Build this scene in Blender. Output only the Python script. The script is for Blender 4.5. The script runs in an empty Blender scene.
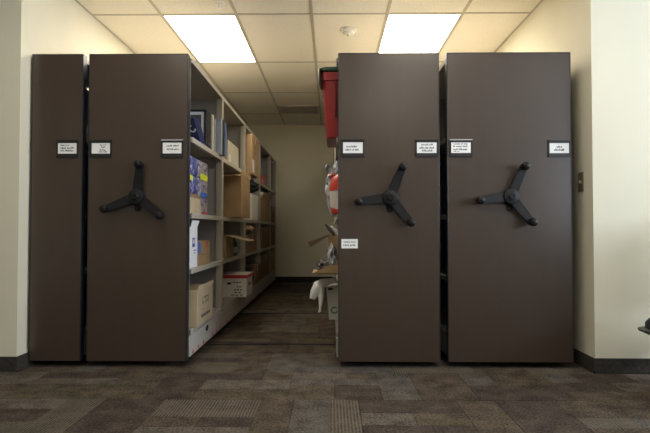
import bpy, bmesh, math, random
from mathutils import Vector, Matrix, noise
random.seed(11)
S = bpy.context.scene
COL = S.collection
PI = math.pi

# ------------------------------------------------------------------ camera
cam_d = bpy.data.cameras.new('camera'); cam = bpy.data.objects.new('camera', cam_d); COL.objects.link(cam)
cam_d.sensor_width = 36.0; cam_d.lens = 521.0 / 650.0 * 36.0; cam_d.clip_start = 0.02
cam.location = (0, 0, 0.88)
cam.rotation_euler = (PI/2 + math.atan(12.5/521), 0, math.atan(6/521))
S.camera = cam
# ------------------------------------------------------------------ world, daylight, exposure
W = bpy.data.worlds.new('world'); S.world = W; W.use_nodes = True
W.node_tree.nodes['Background'].inputs['Color'].default_value = (0.55, 0.68, 1.0, 1)
W.node_tree.nodes['Background'].inputs['Strength'].default_value = 0.6
def area(name, loc, rot, sx, sy, power, color):
    l = bpy.data.lights.new(name, 'AREA'); l.shape = 'RECTANGLE'; l.size = sx; l.size_y = sy
    l.energy = power; l.color = color
    o = bpy.data.objects.new(name, l); COL.objects.link(o); o.location = loc; o.rotation_euler = rot
    return o
# daylight standing in the window of the front room's right wall, thrown upwards as by open blinds
area('window_daylight', (4.03, 0.9, 1.62), (0, PI/2+math.radians(28), 0), 1.25, 3.5, 110, (0.76, 0.87, 1.0))
TROFFER = 9.0
FRONT_TROFFER = 4.0
S.view_settings.view_transform = 'Standard'
S.view_settings.look = 'None'
S.view_settings.gamma = 1.0
S.view_settings.use_curve_mapping = False
S.view_settings.exposure = 0.98

# ------------------------------------------------------------------ materials
MATS = {}
def nodes(name):
    m = bpy.data.materials.new(name); m.use_nodes = True
    nt = m.node_tree; b = nt.nodes['Principled BSDF']
    MATS[name] = m
    return m, nt, b
def lnk(nt, a, ao, b, bi): nt.links.new(a.outputs[ao], b.inputs[bi])
def mat(name, col, rough=0.6, var=0.12, scale=6.0, stretch=(1, 1, 1), bump=0.0, bscale=80.0, metal=0.0, spec=0.5, coat=0.0):
    """principled material, colour varied by object-space noise, optional noise relief"""
    m, nt, b = nodes(name)
    tc = nt.nodes.new('ShaderNodeNewGeometry')
    mp = nt.nodes.new('ShaderNodeMapping'); mp.inputs['Scale'].default_value = stretch
    lnk(nt, tc, 'Position', mp, 'Vector')
    n = nt.nodes.new('ShaderNodeTexNoise'); n.inputs['Scale'].default_value = scale; n.inputs['Detail'].default_value = 5
    lnk(nt, mp, 'Vector', n, 'Vector')
    r = nt.nodes.new('ShaderNodeValToRGB')
    r.color_ramp.elements[0].position = 0.3; r.color_ramp.elements[1].position = 0.7
    r.color_ramp.elements[0].color = (*[c*(1-var) for c in col], 1)
    r.color_ramp.elements[1].color = (*[min(1, c*(1+var)) for c in col], 1)
    lnk(nt, n, 'Fac', r, 'Fac'); lnk(nt, r, 'Color', b, 'Base Color')
    b.inputs['Roughness'].default_value = rough; b.inputs['Metallic'].default_value = metal
    b.inputs['Specular IOR Level'].default_value = spec
    b.inputs['Coat Weight'].default_value = coat
    if bump:
        n2 = nt.nodes.new('ShaderNodeTexNoise'); n2.inputs['Scale'].default_value = bscale; n2.inputs['Detail'].default_value = 4
        lnk(nt, mp, 'Vector', n2, 'Vector')
        bp = nt.nodes.new('ShaderNodeBump'); bp.inputs['Strength'].default_value = bump; bp.inputs['Distance'].default_value = 0.01
        lnk(nt, n2, 'Fac', bp, 'Height'); lnk(nt, bp, 'Normal', b, 'Normal')
    return m
def emit(name, col, s):
    m, nt, b = nodes(name)
    b.inputs['Base Color'].default_value = (0.8, 0.8, 0.8, 1)
    b.inputs['Emission Color'].default_value = (*col, 1); b.inputs['Emission Strength'].default_value = s
    return m
def carpet(name, a, c, stripe=0.0):
    """short looped pile: two-yarn speckle, optionally ribbed with pale lines that run into the room"""
    m, nt, b = nodes(name)
    g = nt.nodes.new('ShaderNodeNewGeometry')
    n = nt.nodes.new('ShaderNodeTexNoise'); n.inputs['Scale'].default_value = 85; n.inputs['Detail'].default_value = 6; n.inputs['Roughness'].default_value = 0.8
    lnk(nt, g, 'Position', n, 'Vector')
    n3 = nt.nodes.new('ShaderNodeTexNoise'); n3.inputs['Scale'].default_value = 9; n3.inputs['Detail'].default_value = 3
    lnk(nt, g, 'Position', n3, 'Vector')
    ad = nt.nodes.new('ShaderNodeMath'); ad.operation = 'MULTIPLY_ADD'; ad.inputs[1].default_value = 0.25
    lnk(nt, n3, 'Fac', ad, 0)
    mu = nt.nodes.new('ShaderNodeMath'); mu.operation = 'MULTIPLY'; mu.inputs[1].default_value = 0.75
    lnk(nt, n, 'Fac', mu, 0); lnk(nt, mu, 'Value', ad, 2)
    r = nt.nodes.new('ShaderNodeValToRGB')
    r.color_ramp.elements[0].position = 0.41; r.color_ramp.elements[1].position = 0.61
    r.color_ramp.elements[0].color = (*a, 1); r.color_ramp.elements[1].color = (*c, 1)
    lnk(nt, ad, 'Value', r, 'Fac')
    out = r
    if stripe:
        w = nt.nodes.new('ShaderNodeTexWave'); w.wave_type = 'BANDS'; w.bands_direction = 'X'
        w.inputs['Scale'].default_value = PI/10/0.0155; w.inputs['Distortion'].default_value = 0.6
        lnk(nt, g, 'Position', w, 'Vector')
        rr = nt.nodes.new('ShaderNodeValToRGB'); rr.color_ramp.elements[0].position = 0.45; rr.color_ramp.elements[1].position = 0.85
        lnk(nt, w, 'Fac', rr, 'Fac')
        mx = nt.nodes.new('ShaderNodeMix'); mx.data_type = 'RGBA'
        ms = nt.nodes.new('ShaderNodeMath'); ms.operation = 'MULTIPLY'; ms.inputs[1].default_value = stripe
        lnk(nt, rr, 'Color', ms, 0)
        nt.links.new(ms.outputs['Value'], mx.inputs['Factor'])
        nt.links.new(r.outputs['Color'], mx.inputs[6]); mx.inputs[7].default_value = (0.21, 0.185, 0.145, 1)
        nt.links.new(mx.outputs[2], b.inputs['Base Color'])
    else:
        lnk(nt, r, 'Color', b, 'Base Color')
    b.inputs['Roughness'].default_value = 0.95; b.inputs['Specular IOR Level'].default_value = 0.1
    bp = nt.nodes.new('ShaderNodeBump'); bp.inputs['Strength'].default_value = 0.7; bp.inputs['Distance'].default_value = 0.006
    lnk(nt, n, 'Fac', bp, 'Height'); lnk(nt, bp, 'Normal', b, 'Normal')
    return m
def pack_print(name, cols, scale):
    """printed plastic wrap: blocks of colour from a cell texture"""
    m, nt, b = nodes(name)
    g = nt.nodes.new('ShaderNodeNewGeometry')
    v = nt.nodes.new('ShaderNodeTexVoronoi'); v.inputs['Scale'].default_value = scale
    n = nt.nodes.new('ShaderNodeTexNoise'); n.inputs['Scale'].default_value = 18
    lnk(nt, g, 'Position', n, 'Vector')
    mx = nt.nodes.new('ShaderNodeMix'); mx.data_type = 'VECTOR'; mx.inputs['Factor'].default_value = 0.08
    nt.links.new(g.outputs['Position'], mx.inputs[4]); nt.links.new(n.outputs['Color'], mx.inputs[5])
    nt.links.new(mx.outputs[1], v.inputs['Vector'])
    s = nt.nodes.new('ShaderNodeSeparateColor'); lnk(nt, v, 'Color', s, 'Color')
    r = nt.nodes.new('ShaderNodeValToRGB'); r.color_ramp.interpolation = 'CONSTANT'
    els = r.color_ramp.elements
    while len(els) < len(cols): els.new(0.5)
    for i, c in enumerate(cols):
        els[i].position = i/len(cols); els[i].color = (*c, 1)
    lnk(nt, s, 'Red', r, 'Fac'); lnk(nt, r, 'Color', b, 'Base Color')
    b.inputs['Roughness'].default_value = 0.3
    return m

mat('panel', (0.048, 0.0310, 0.0220), 0.31, 0.06, 3.0, (5, 5, 0.6), 0.0, 60, spec=0.7)
mat('edge', (0.012, 0.014, 0.020), 0.3, 0.1)
mat('steel', (0.42, 0.385, 0.32), 0.5, 0.05, 2.0)
mat('steel_grey', (0.30, 0.285, 0.27), 0.5, 0.05, 2.0)
mat('base_white', (0.46, 0.435, 0.40), 0.45, 0.05)
mat('handle', (0.008, 0.008, 0.009), 0.5, 0.15, 30, spec=0.3)
mat('knob', (0.006, 0.006, 0.007), 0.4, 0.1, 30, spec=0.3)
mat('holder', (0.02, 0.019, 0.02), 0.35, 0.1)
mat('holder_lip', (0.35, 0.35, 0.35), 0.25, 0.1)
mat('card', (0.80, 0.80, 0.79), 0.5, 0.02)
mat('ink', (0.02, 0.02, 0.03), 0.7, 0.05)
mat('wall', (0.68, 0.635, 0.50), 0.85, 0.02, 3.0, bump=0.06, bscale=180)
mat('baseboard', (0.030, 0.025, 0.020), 0.95, 0.55, 60, bump=0.3, bscale=200)
mat('tile', (0.78, 0.73, 0.63), 0.9, 0.09, 90, bump=0.25, bscale=160)
mat('tee', (0.46, 0.41, 0.33), 0.5, 0.03)
mat('troffer_frame', (0.82, 0.80, 0.74), 0.4, 0.02)
emit('diffuser', (1.0, 0.92, 0.76), TROFFER)
emit('diffuser_front', (1.0, 0.92, 0.78), FRONT_TROFFER)
mat('vent', (0.52, 0.48, 0.40), 0.5, 0.05)
mat('vent_dark', (0.25, 0.23, 0.19), 0.6, 0.05)
mat('detector', (0.78, 0.75, 0.68), 0.45, 0.02)
mat('brass', (0.36, 0.30, 0.20), 0.35, 0.1, metal=0.7)
mat('rail', (0.012, 0.012, 0.012), 0.4, 0.1, metal=0.4)
mat('underfloor', (0.03, 0.026, 0.022), 0.95, 0.2)
mat('cardboard', (0.37, 0.245, 0.125), 0.8, 0.10, 8, bump=0.05, bscale=120)
mat('cardboard_pale', (0.43, 0.335, 0.215), 0.8, 0.08, 8, bump=0.05, bscale=120)
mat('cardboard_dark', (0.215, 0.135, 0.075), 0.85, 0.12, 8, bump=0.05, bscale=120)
mat('carton_white', (0.74, 0.71, 0.64), 0.6, 0.04)
mat('white', (0.76, 0.76, 0.78), 0.5, 0.03)
mat('plastic_bag', (0.90, 0.89, 0.85), 0.35, 0.04)
mat('tape', (0.45, 0.33, 0.19), 0.3, 0.05)
mat('red', (0.55, 0.03, 0.025), 0.4, 0.08)
mat('bin_red', (0.32, 0.016, 0.018), 0.35, 0.06)
mat('bin_red_shade', (0.20, 0.012, 0.012), 0.4, 0.06)
mat('lid_green', (0.012, 0.055, 0.032), 0.35, 0.1)
mat('green', (0.02, 0.28, 0.10), 0.5, 0.05)
mat('black', (0.012, 0.012, 0.013), 0.4, 0.1)
mat('black_fabric', (0.022, 0.022, 0.023), 0.9, 0.2, 60, bump=0.2, bscale=300)
mat('chair_plastic', (0.045, 0.044, 0.042), 0.45, 0.1)
mat('navy', (0.008, 0.018, 0.095), 0.35, 0.1)
mat('blue', (0.03, 0.14, 0.55), 0.5, 0.05)
mat('logo_blue', (0.03, 0.04, 0.28), 0.5, 0.05)
mat('binder_grey', (0.30, 0.33, 0.38), 0.4, 0.05)
mat('binder_cream', (0.55, 0.50, 0.38), 0.5, 0.05)
mat('binder_blue', (0.17, 0.24, 0.42), 0.4, 0.05)
mat('picture', (0.10, 0.10, 0.105), 0.25, 0.5, 14)
mat('paper', (0.72, 0.70, 0.64), 0.8, 0.04)
mat('tag_yellow', (0.62, 0.68, 0.03), 0.5, 0.05)
mat('bottle', (0.03, 0.06, 0.045), 0.2, 0.1)
mat('crumple_grey', (0.36, 0.37, 0.40), 0.35, 0.55, 22)
mat('crumple_dark', (0.08, 0.075, 0.075), 0.5, 0.6, 40)
mat('pouch_white', (0.66, 0.62, 0.55), 0.35, 0.12, 30)
mat('pouch_red', (0.60, 0.055, 0.03), 0.35, 0.12, 20)
pack_print('tissue_wrap', [(0.05, 0.035, 0.24), (0.02, 0.025, 0.16), (0.50, 0.52, 0.60), (0.07, 0.05, 0.28), (0.025, 0.035, 0.19), (0.16, 0.24, 0.42)], 55)
pack_print('tissue_wrap_pale', [(0.42, 0.39, 0.36), (0.06, 0.05, 0.20), (0.48, 0.44, 0.36), (0.26, 0.22, 0.17), (0.05, 0.045, 0.20)], 55)
carpet('carpet_brown', (0.0246, 0.0185, 0.0132), (0.1364, 0.1047, 0.0748))
carpet('carpet_olive', (0.0264, 0.0211, 0.0141), (0.1452, 0.1162, 0.0810))
carpet('carpet_taupe', (0.0330, 0.0275, 0.0225), (0.1850, 0.1540, 0.1250))
carpet('carpet_plum', (0.0211, 0.0162, 0.0132), (0.1060, 0.0820, 0.0660))
carpet('carpet_grey', (0.0299, 0.0255, 0.0220), (0.1540, 0.1346, 0.1153))
carpet('carpet_ribbed', (0.0229, 0.0167, 0.0123), (0.0968, 0.0739, 0.0546), 0.75)
carpet('carpet_ribbed_soft', (0.0299, 0.0238, 0.0176), (0.1232, 0.0994, 0.0748), 0.4)
def glass_mat():
    m = bpy.data.materials.new('window_glass'); m.use_nodes = True; nt = m.node_tree; nt.nodes.clear()
    o = nt.nodes.new('ShaderNodeOutputMaterial'); t = nt.nodes.new('ShaderNodeBsdfTransparent'); g = nt.nodes.new('ShaderNodeBsdfGlossy')
    g.inputs['Roughness'].default_value = 0.02
    mx = nt.nodes.new('ShaderNodeMixShader'); mx.inputs[0].default_value = 0.06
    nt.links.new(t.outputs[0], mx.inputs[1]); nt.links.new(g.outputs[0], mx.inputs[2]); nt.links.new(mx.outputs[0], o.inputs['Surface'])
    MATS['window_glass'] = m
glass_mat()

# ------------------------------------------------------------------ mesh helpers (all shapes are given in world metres)
def new(): return bmesh.new()
def box(bm, x0, x1, y0, y1, z0, z1, bev=0.0, seg=2, rot=None, mi=0):
    r = bmesh.ops.create_cube(bm, size=1.0); vs = r['verts']
    c = Vector(((x0+x1)/2, (y0+y1)/2, (z0+z1)/2))
    bmesh.ops.scale(bm, vec=(abs(x1-x0), abs(y1-y0), abs(z1-z0)), verts=vs)
    fs = set(f for v in vs for f in v.link_faces)
    if bev > 0:
        es = list(set(e for v in vs for e in v.link_edges))
        q = bmesh.ops.bevel(bm, geom=es, offset=bev, segments=seg, affect='EDGES', profile=0.5)
        fs = set(f for f in fs if f.is_valid) | set(q['faces'])
        vs = list(set(v for f in fs for v in f.verts))
    for f in fs: f.material_index = mi
    if rot is not None: bmesh.ops.rotate(bm, cent=(0, 0, 0), matrix=rot, verts=vs)
    bmesh.ops.translate(bm, vec=c, verts=vs)
    return vs
def cyl(bm, c, r0, r1, h, axis='Z', seg=20, bev=0.0):
    r = bmesh.ops.create_cone(bm, cap_ends=True, segments=seg, radius1=r0, radius2=r1, depth=h); vs = r['verts']
    if bev > 0:
        es = [e for e in set(e for v in vs for e in v.link_edges) if len([f for f in e.link_faces if len(f.verts) > 4]) == 1]
        q = bmesh.ops.bevel(bm, geom=es, offset=bev, segments=3, affect='EDGES', profile=0.5)
        vs = list(set(v for v in vs if v.is_valid) | set(q['verts']))
    R = {'Z': Matrix(), 'Y': Matrix.Rotation(PI/2, 3, 'X'), 'X': Matrix.Rotation(PI/2, 3, 'Y')}[axis].to_3x3()
    bmesh.ops.rotate(bm, cent=(0, 0, 0), matrix=R, verts=vs); bmesh.ops.translate(bm, vec=c, verts=vs)
    return vs
def lathe(bm, prof, c=(0, 0, 0), seg=28, axis='Z'):
    """solid of revolution from (radius, height) pairs"""
    rings = []
    for (r, h) in prof:
        ring = []
        for k in range(seg):
            a = 2*PI*k/seg
            p = (r*math.cos(a), r*math.sin(a), h)
            if axis == 'Y': p = (p[0], p[2], p[1])
            if axis == 'X': p = (p[2], p[0], p[1])
            ring.append(bm.verts.new((p[0]+c[0], p[1]+c[1], p[2]+c[2])))
        rings.append(ring)
    for a, b in zip(rings, rings[1:]):
        for k in range(seg): bm.faces.new((a[k], a[(k+1) % seg], b[(k+1) % seg], b[k]))
    bm.faces.new(rings[0]); bm.faces.new(rings[-1])
    bmesh.ops.recalc_face_normals(bm, faces=bm.faces)
def prism(bm, pts, thick_vec):
    """closed polygon of 3D points, extruded along thick_vec"""
    a = [bm.verts.new(p) for p in pts]; b = [bm.verts.new(Vector(p)+Vector(thick_vec)) for p in pts]
    bm.faces.new(a); bm.faces.new(b[::-1]); n = len(a)
    for i in range(n): bm.faces.new((a[i], b[i], b[(i+1) % n], a[(i+1) % n]))
    bmesh.ops.recalc_face_normals(bm, faces=bm.faces)
def loft(bm, path, rad, seg=14, amp=0.0, freq=20):
    """tube through path points with elliptical sections (ra across, rb along y) and crumpling noise"""
    rings = []
    for i, p in enumerate(path):
        p = Vector(p); d = (Vector(path[min(i+1, len(path)-1)]) - Vector(path[max(i-1, 0)])).normalized()
        y = Vector((0, 1, 0)); y = (y - d*y.dot(d)).normalized(); x = y.cross(d)
        ring = []
        for k in range(seg):
            a = 2*PI*k/seg; q = p + x*rad[i][0]*math.cos(a) + y*rad[i][1]*math.sin(a)
            q += noise.noise_vector(q*freq)*amp
            ring.append(bm.verts.new(q))
        rings.append(ring)
    for a, b in zip(rings, rings[1:]):
        for k in range(seg): bm.faces.new((a[k], a[(k+1) % seg], b[(k+1) % seg], b[k]))
    bm.faces.new(rings[0]); bm.faces.new(rings[-1])
    bmesh.ops.recalc_face_normals(bm, faces=bm.faces)
def crumple(bm, c, r, amp=0.25, freq=3.0, sub=3, flat=None):
    q = bmesh.ops.create_icosphere(bm, subdivisions=sub, radius=1.0)
    for v in q['verts']:
        n = v.co.normalized(); d = 1 + amp*noise.noise(n*freq + Vector(c)*7) + 0.5*amp*noise.noise(n*freq*2.7)
        v.co = Vector((n.x*r[0]*d, n.y*r[1]*d, n.z*r[2]*d)) + Vector(c)
        if flat is not None and v.co.z < flat: v.co.z = flat
WORLD = {}
def wloc(o): return WORLD.get(o.name, Vector((0, 0, 0)))
def obj(name, bm, m, parent=None, smooth=False, kind=None, origin=None):
    bm.verts.ensure_lookup_table()
    xs = [v.co for v in bm.verts]
    if origin is None:
        lo = Vector([min(v[i] for v in xs) for i in range(3)]); hi = Vector([max(v[i] for v in xs) for i in range(3)])
        origin = (lo+hi)/2
        if parent is None: origin.z = lo.z
    origin = Vector(origin)
    for v in bm.verts: v.co -= origin
    me = bpy.data.meshes.new(name); bm.to_mesh(me); bm.free()
    for k in ([m] if isinstance(m, str) else m): me.materials.append(MATS[k])
    if smooth:
        for p in me.polygons: p.use_smooth = True
        try: me.set_sharp_from_angle(angle=math.radians(40))
        except Exception: pass
    o = bpy.data.objects.new(name, me); COL.objects.link(o)
    WORLD[o.name] = origin
    if parent is not None: o.parent = parent; o.location = origin - wloc(parent)
    else: o.location = origin
    if kind: o['kind'] = kind
    return o
def tag(o, label, cat, group=None):
    o['label'] = label; o['category'] = cat
    if group: o['group'] = group
    return o
def thing(name, loc, label, cat, group=None):
    o = bpy.data.objects.new(name, None); COL.objects.link(o); o.location = loc; o.empty_display_size = 0.1
    WORLD[o.name] = Vector(loc)
    return tag(o, label, cat, group)
def bobj(name, m, parent, *a, bev=0.0, seg=2, rot=None, smooth=False, kind=None):
    bm = new(); box(bm, *a, bev=bev, seg=seg, rot=rot)
    return obj(name, bm, m, parent, smooth, kind)
def inst(src, name, loc, parent, rot=(0, 0, 0)):
    """another object on the same mesh, loc local to the parent"""
    o = bpy.data.objects.new(name, src.data); COL.objects.link(o); o.parent = parent; o.location = loc; o.rotation_euler = rot
    return o

# ------------------------------------------------------------------ the setting
XL, XR, YW, YB, ZC = -1.945, 1.612, 3.22, 8.65, 2.62      # alcove side walls, wing walls, back wall, ceiling
RX, RY = 3.9, -3.5                                        # front room
floor = bobj('floor', 'underfloor', None, -RX, RX, RY, YB, -0.06, -0.012, kind='structure')
CARP = ['carpet_brown', 'carpet_olive', 'carpet_taupe', 'carpet_plum', 'carpet_grey', 'carpet_ribbed', 'carpet_ribbed_soft']
WT = [5, 3.5, 3.2, 4.5, 2, 1.6, 2.4]
shared = {}
def plank(x0, x1, y0, y1, m):
    w, d = round(x1-x0, 3), round(y1-y0, 3)
    key = (w, d, m)
    if key not in shared:
        bm = new(); g = 0.0005
        a = [bm.verts.new(p) for p in ((-w/2+g, -d/2+g, -0.012), (w/2-g, -d/2+g, -0.012), (w/2-g, d/2-g, -0.012), (-w/2+g, d/2-g, -0.012))]
        b = [bm.verts.new((v.co.x*(1-.0015/w), v.co.y*(1-.0015/d), 0)) for v in a]
        bm.faces.new(b)
        for i in range(4): bm.faces.new((a[i], a[(i+1) % 4], b[(i+1) % 4], b[i]))
        me = bpy.data.meshes.new('carpet_tile'); bm.to_mesh(me); bm.free(); me.materials.append(MATS[m]); shared[key] = me
    o = bpy.data.objects.new('carpet_tile', shared[key]); COL.objects.link(o); o.parent = floor
    o.location = Vector(((x0+x1)/2, (y0+y1)/2, -random.uniform(0, 0.0012))) - wloc(floor)
T = 0.5
def carpet_square(x0, y0, x1, y1, fine):
    pick = lambda: random.choices(CARP, WT)[0]
    if not fine:
        plank(x0, x1, y0, y1, pick()); return
    along_x = random.random() < 0.62
    cuts = random.choice([[0, .5, 1], [0, .3, .62, 1], [0, .36, .7, 1], [0, .25, .5, 1], [0, .5, .75, 1]]) if along_x else random.choice([[0, .5, 1], [0, .4, 1], [0, .34, .7, 1]])
    last = None
    for a, b in zip(cuts, cuts[1:]):
        m = pick()
        while m == last or (along_x and m == 'carpet_ribbed'): m = pick()
        last = m
        if along_x:
            ya, yb = y0+(y1-y0)*a, y0+(y1-y0)*b
            if random.random() < 0.5:
                xm = x0+(x1-x0)*random.choice([.35, .5, .65]); plank(x0, xm, ya, yb, m); plank(xm, x1, ya, yb, pick())
            else: plank(x0, x1, ya, yb, m)
        else: plank(x0+(x1-x0)*a, x0+(x1-x0)*b, y0, y1, m)
gx0 = 0.02
for j in range(0, 25):
    y0 = RY + 0.21 + j*T; y1 = min(y0+T, YB)
    if y0 >= YB - .02: break
    if j == 0: y0 = RY
    sh = random.choice([0, .12, .25, .37])
    for i in range(-9, 9):
        x0 = gx0+i*T+sh; x1 = x0+T
        x0 = max(x0, -RX); x1 = min(x1, RX)
        if y0 > YW-.3:
            x0 = max(x0, XL); x1 = min(x1, XR)
        if x1-x0 < .03: continue
        aisle = (-1.05 < (x0+x1)/2 < 0.5)
        fine = (1.6 < y0 < 3.3 and abs(x0+x1)/2 < 2.6) or (y0 >= 3.2 and aisle)
        carpet_square(x0, y0, x1, y1, fine)
for k, y in enumerate((3.997, 5.479, 6.96, 8.44)):
    bobj('trim_%d' % (k+1), 'rail', None, XL+.01, XR-.01, y-.014, y+.014, -0.004, 0.003, kind='structure')

def wall(name, *a): return bobj(name, 'wall', None, *a, kind='structure')
wall('wall_left', XL-.12, XL, YW, YB+.12, -.05, ZC+.05)
wall('wall_right', XR, XR+.12, YW, YB+.12, -.05, ZC+.05)
wall('wall_back', XL, XR, YB, YB+.12, -.05, ZC+.05)
wall('wall_left_wing', -RX, XL-.12, YW, YW+.12, -.05, ZC+.05)
wall('wall_right_wing', XR+.12, RX, YW, YW+.12, -.05, ZC+.05)
wall('wall_room_left', -RX-.12, -RX, RY-.12, YW+.12, -.05, ZC+.05)
wall('wall_front', -RX, RX, RY-.12, RY, -.05, ZC+.05)
bm = new(); wy0, wy1, wz0, wz1 = -0.9, 2.7, 0.95, 2.3
box(bm, RX, RX+.12, RY-.12, wy0, -.05, ZC+.05); box(bm, RX, RX+.12, wy1, YW+.12, -.05, ZC+.05)
box(bm, RX, RX+.12, wy0, wy1, -.05, wz0); box(bm, RX, RX+.12, wy0, wy1, wz1, ZC+.05)
obj('wall_room_right', bm, 'wall', None, kind='structure')
bm = new(); ym = (wy0+wy1)/2
for a in ((wy0, wy0+.05, wz0, wz1), (wy1-.05, wy1, wz0, wz1), (wy0+.05, wy1-.05, wz0, wz0+.05), (wy0+.05, wy1-.05, wz1-.05, wz1), (ym-.025, ym+.025, wz0+.05, wz1-.05)):
    box(bm, RX+.03, RX+.09, a[0], a[1], a[2], a[3])
win = obj('window_1', bm, 'troffer_frame', None, kind='structure')
bobj('pane', 'window_glass', win, RX+.057, RX+.063, wy0+.05, ym-.025, wz0+.05, wz1-.05)
bobj('pane', 'window_glass', win, RX+.057, RX+.063, ym+.025, wy1-.05, wz0+.05, wz1-.05)
HB = 0.092
def bb(name, *a): return bobj(name, 'baseboard', None, *a, 0, HB, bev=.004, kind='structure')
bb('baseboard_left', XL, XL+.012, YW+.0, YB)
bb('baseboard_right', XR-.012, XR, YW+.0, YB)
bb('baseboard_back', XL+.012, XR-.012, YB-.012, YB)
bb('baseboard_left_wing', -RX, XL+.012, YW-.012, YW)
bb('baseboard_right_wing', XR-.012, RX, YW-.012, YW)

# ceiling: lay-in tiles in a tee grid
ceil = bobj('ceiling', 'wall', None, -RX, RX, RY, YB, ZC+.012, ZC+.06, kind='structure')
XE = [-0.157+.6105*k for k in range(-7, 8)]
YE = [4.173+1.212*k for k in range(-7, 5)]
LIT = {(-2, 0), (1, 0)}                 # (column from x=-0.157, row from y=4.173) taken by a troffer
FRONT_LIT = {(-2, -2), (1, -2), (-2, -4), (1, -4)}
def near(v, L): return min(range(len(L)), key=lambda i: abs(L[i]-v))
tile_me = {}
def ctile(x0, x1, y0, y1):
    k = (round(x1-x0, 3), round(y1-y0, 3))
    if k not in tile_me:
        bm = new(); box(bm, -k[0]/2+.011, k[0]/2-.011, -k[1]/2+.011, k[1]/2-.011, 0, .012)
        me = bpy.data.meshes.new('ceiling_tile'); bm.to_mesh(me); bm.free(); me.materials.append(MATS['tile']); tile_me[k] = me
    o = bpy.data.objects.new('ceiling_tile', tile_me[k]); COL.objects.link(o); o.parent = ceil
    o.location = Vector(((x0+x1)/2, (y0+y1)/2, ZC+random.uniform(0, .0015))) - wloc(ceil)
def clip(edges, lo, hi): return [lo] + [e for e in edges if lo+.02 < e < hi-.02] + [hi]
def lay(lo_x, hi_x, lo_y, hi_y):
    xs, ys = clip(XE, lo_x, hi_x), clip(YE, lo_y, hi_y)
    for i in range(len(xs)-1):
        for j in range(len(ys)-1):
            cx, cy = (xs[i]+xs[i+1])/2, (ys[j]+ys[j+1])/2
            key = (math.floor((cx+.157)/.6105), math.floor((cy-4.173)/1.212))
            if key in LIT or key in FRONT_LIT: continue
            y0, y1 = ys[j], ys[j+1]
            if key == (-1, 2): y1 = 7.29                     # return grille takes the rest
            ctile(xs[i], xs[i+1], y0, y1)
    for x in xs: bobj('grid_tee', 'tee', ceil, max(x-.012, lo_x), min(x+.012, hi_x), lo_y, hi_y, ZC-.004, ZC+.010)
    for y in ys:
        if abs(y-YW) < .01: continue
        for i in range(len(xs)-1): bobj('grid_tee', 'tee', ceil, xs[i]+.012, xs[i+1]-.012, max(y-.012, lo_y), min(y+.012, hi_y), ZC-.003, ZC+.010)
lay(XL, XR, YW, YB)
lay(-RX, RX, RY, YW)
def troffer(key, m, label, group=None):
    x0 = -.157+.6105*key[0]; y0 = 4.173+1.212*key[1]; x1, y1 = x0+.6105, y0+1.212
    t = thing('ceiling_light', ((x0+x1)/2, (y0+y1)/2, ZC-.006), label, 'ceiling light', group)
    bm = new(); a = .0125; w = .006
    box(bm, x0+a, x0+a+w, y0+a, y1-a, ZC-.006, ZC+.011); box(bm, x1-a-w, x1-a, y0+a, y1-a, ZC-.006, ZC+.011)
    box(bm, x0+a+w, x1-a-w, y0+a, y0+a+w, ZC-.006, ZC+.011); box(bm, x0+a+w, x1-a-w, y1-a-w, y1-a, ZC-.006, ZC+.011)
    obj('frame', bm, 'troffer_frame', t)
    bobj('diffuser', m, t, x0+a+w, x1-a-w, y0+a+w, y1-a-w, ZC-.003, ZC+.006)
troffer((-2, 0), 'diffuser', 'lit rectangular ceiling light above the open aisle shelves of boxes')
troffer((1, 0), 'diffuser', 'lit rectangular ceiling light above the two units right of the smoke detector')
for k in sorted(FRONT_LIT): troffer(k, 'diffuser_front', 'lit ceiling light over open carpet, %s shelving, %s window' % ('next to' if k[1] == -2 else 'away from', 'nearer the' if k[0] > 0 else 'farther from the'), 'ceiling lights of the front room')
# return-air grille
x0, x1 = XE[6], XE[7]
v = thing('air_vent', ((x0+x1)/2, 7.55, ZC-.006), 'grey louvred return air grille in ceiling near back wall', 'vent')
bobj('backing', 'vent_dark', v, x0+.014, x1-.014, 7.295, 7.795, ZC+.006, ZC+.011)
bm = new(); ya, yb = 7.295, 7.795
for a in ((x0+.013, x0+.04, ya, yb), (x1-.04, x1-.013, ya, yb), (x0+.04, x1-.04, ya, ya+.025), (x0+.04, x1-.04, yb-.025, yb)): box(bm, a[0], a[1], a[2], a[3], ZC-.006, ZC+.008)
obj('frame', bm, 'vent', v)
sl = None
for k in range(14):
    y = ya+.04+k*(yb-ya-.08)/13
    s = bobj('slat', 'vent', v, x0+.04, x1-.04, y-.010, y+.010, ZC-.0008, ZC+.0008, rot=Matrix.Rotation(.6, 3, 'X'))
# smoke detector and sprinkler
t = thing('smoke_detector', (.153, 4.51, ZC-.06), 'round white smoke detector on ceiling tile beside the bright light', 'smoke detector')
bm = new(); lathe(bm, [(.072, ZC), (.072, ZC-.018), (.066, ZC-.024)], (.153, 4.51, 0)); obj('base', bm, 'detector', t, True)
bm = new(); lathe(bm, [(.055, ZC-.024), (.050, ZC-.036), (.034, ZC-.044), (.02, ZC-.046)], (.153, 4.51, 0)); obj('dome', bm, 'detector', t, True)
bm = new(); lathe(bm, [(.014, ZC-.046), (.013, ZC-.056), (.006, ZC-.06)], (.153, 4.51, 0), 16); obj('sensor', bm, 'vent', t, True)
t = thing('sprinkler_head', (-.80, 3.97, ZC-.05), 'small ceiling sprinkler head with round pale plate', 'sprinkler')
bm = new(); lathe(bm, [(.042, ZC), (.042, ZC-.004), (.020, ZC-.012)], (-.86, 3.965, 0)); obj('plate', bm, 'detector', t, True)
bm = new(); lathe(bm, [(.010, ZC-.012), (.008, ZC-.035), (.018, ZC-.037), (.018, ZC-.040)], (-.86, 3.965, 0), 16); obj('nozzle', bm, 'detector', t, True)
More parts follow.
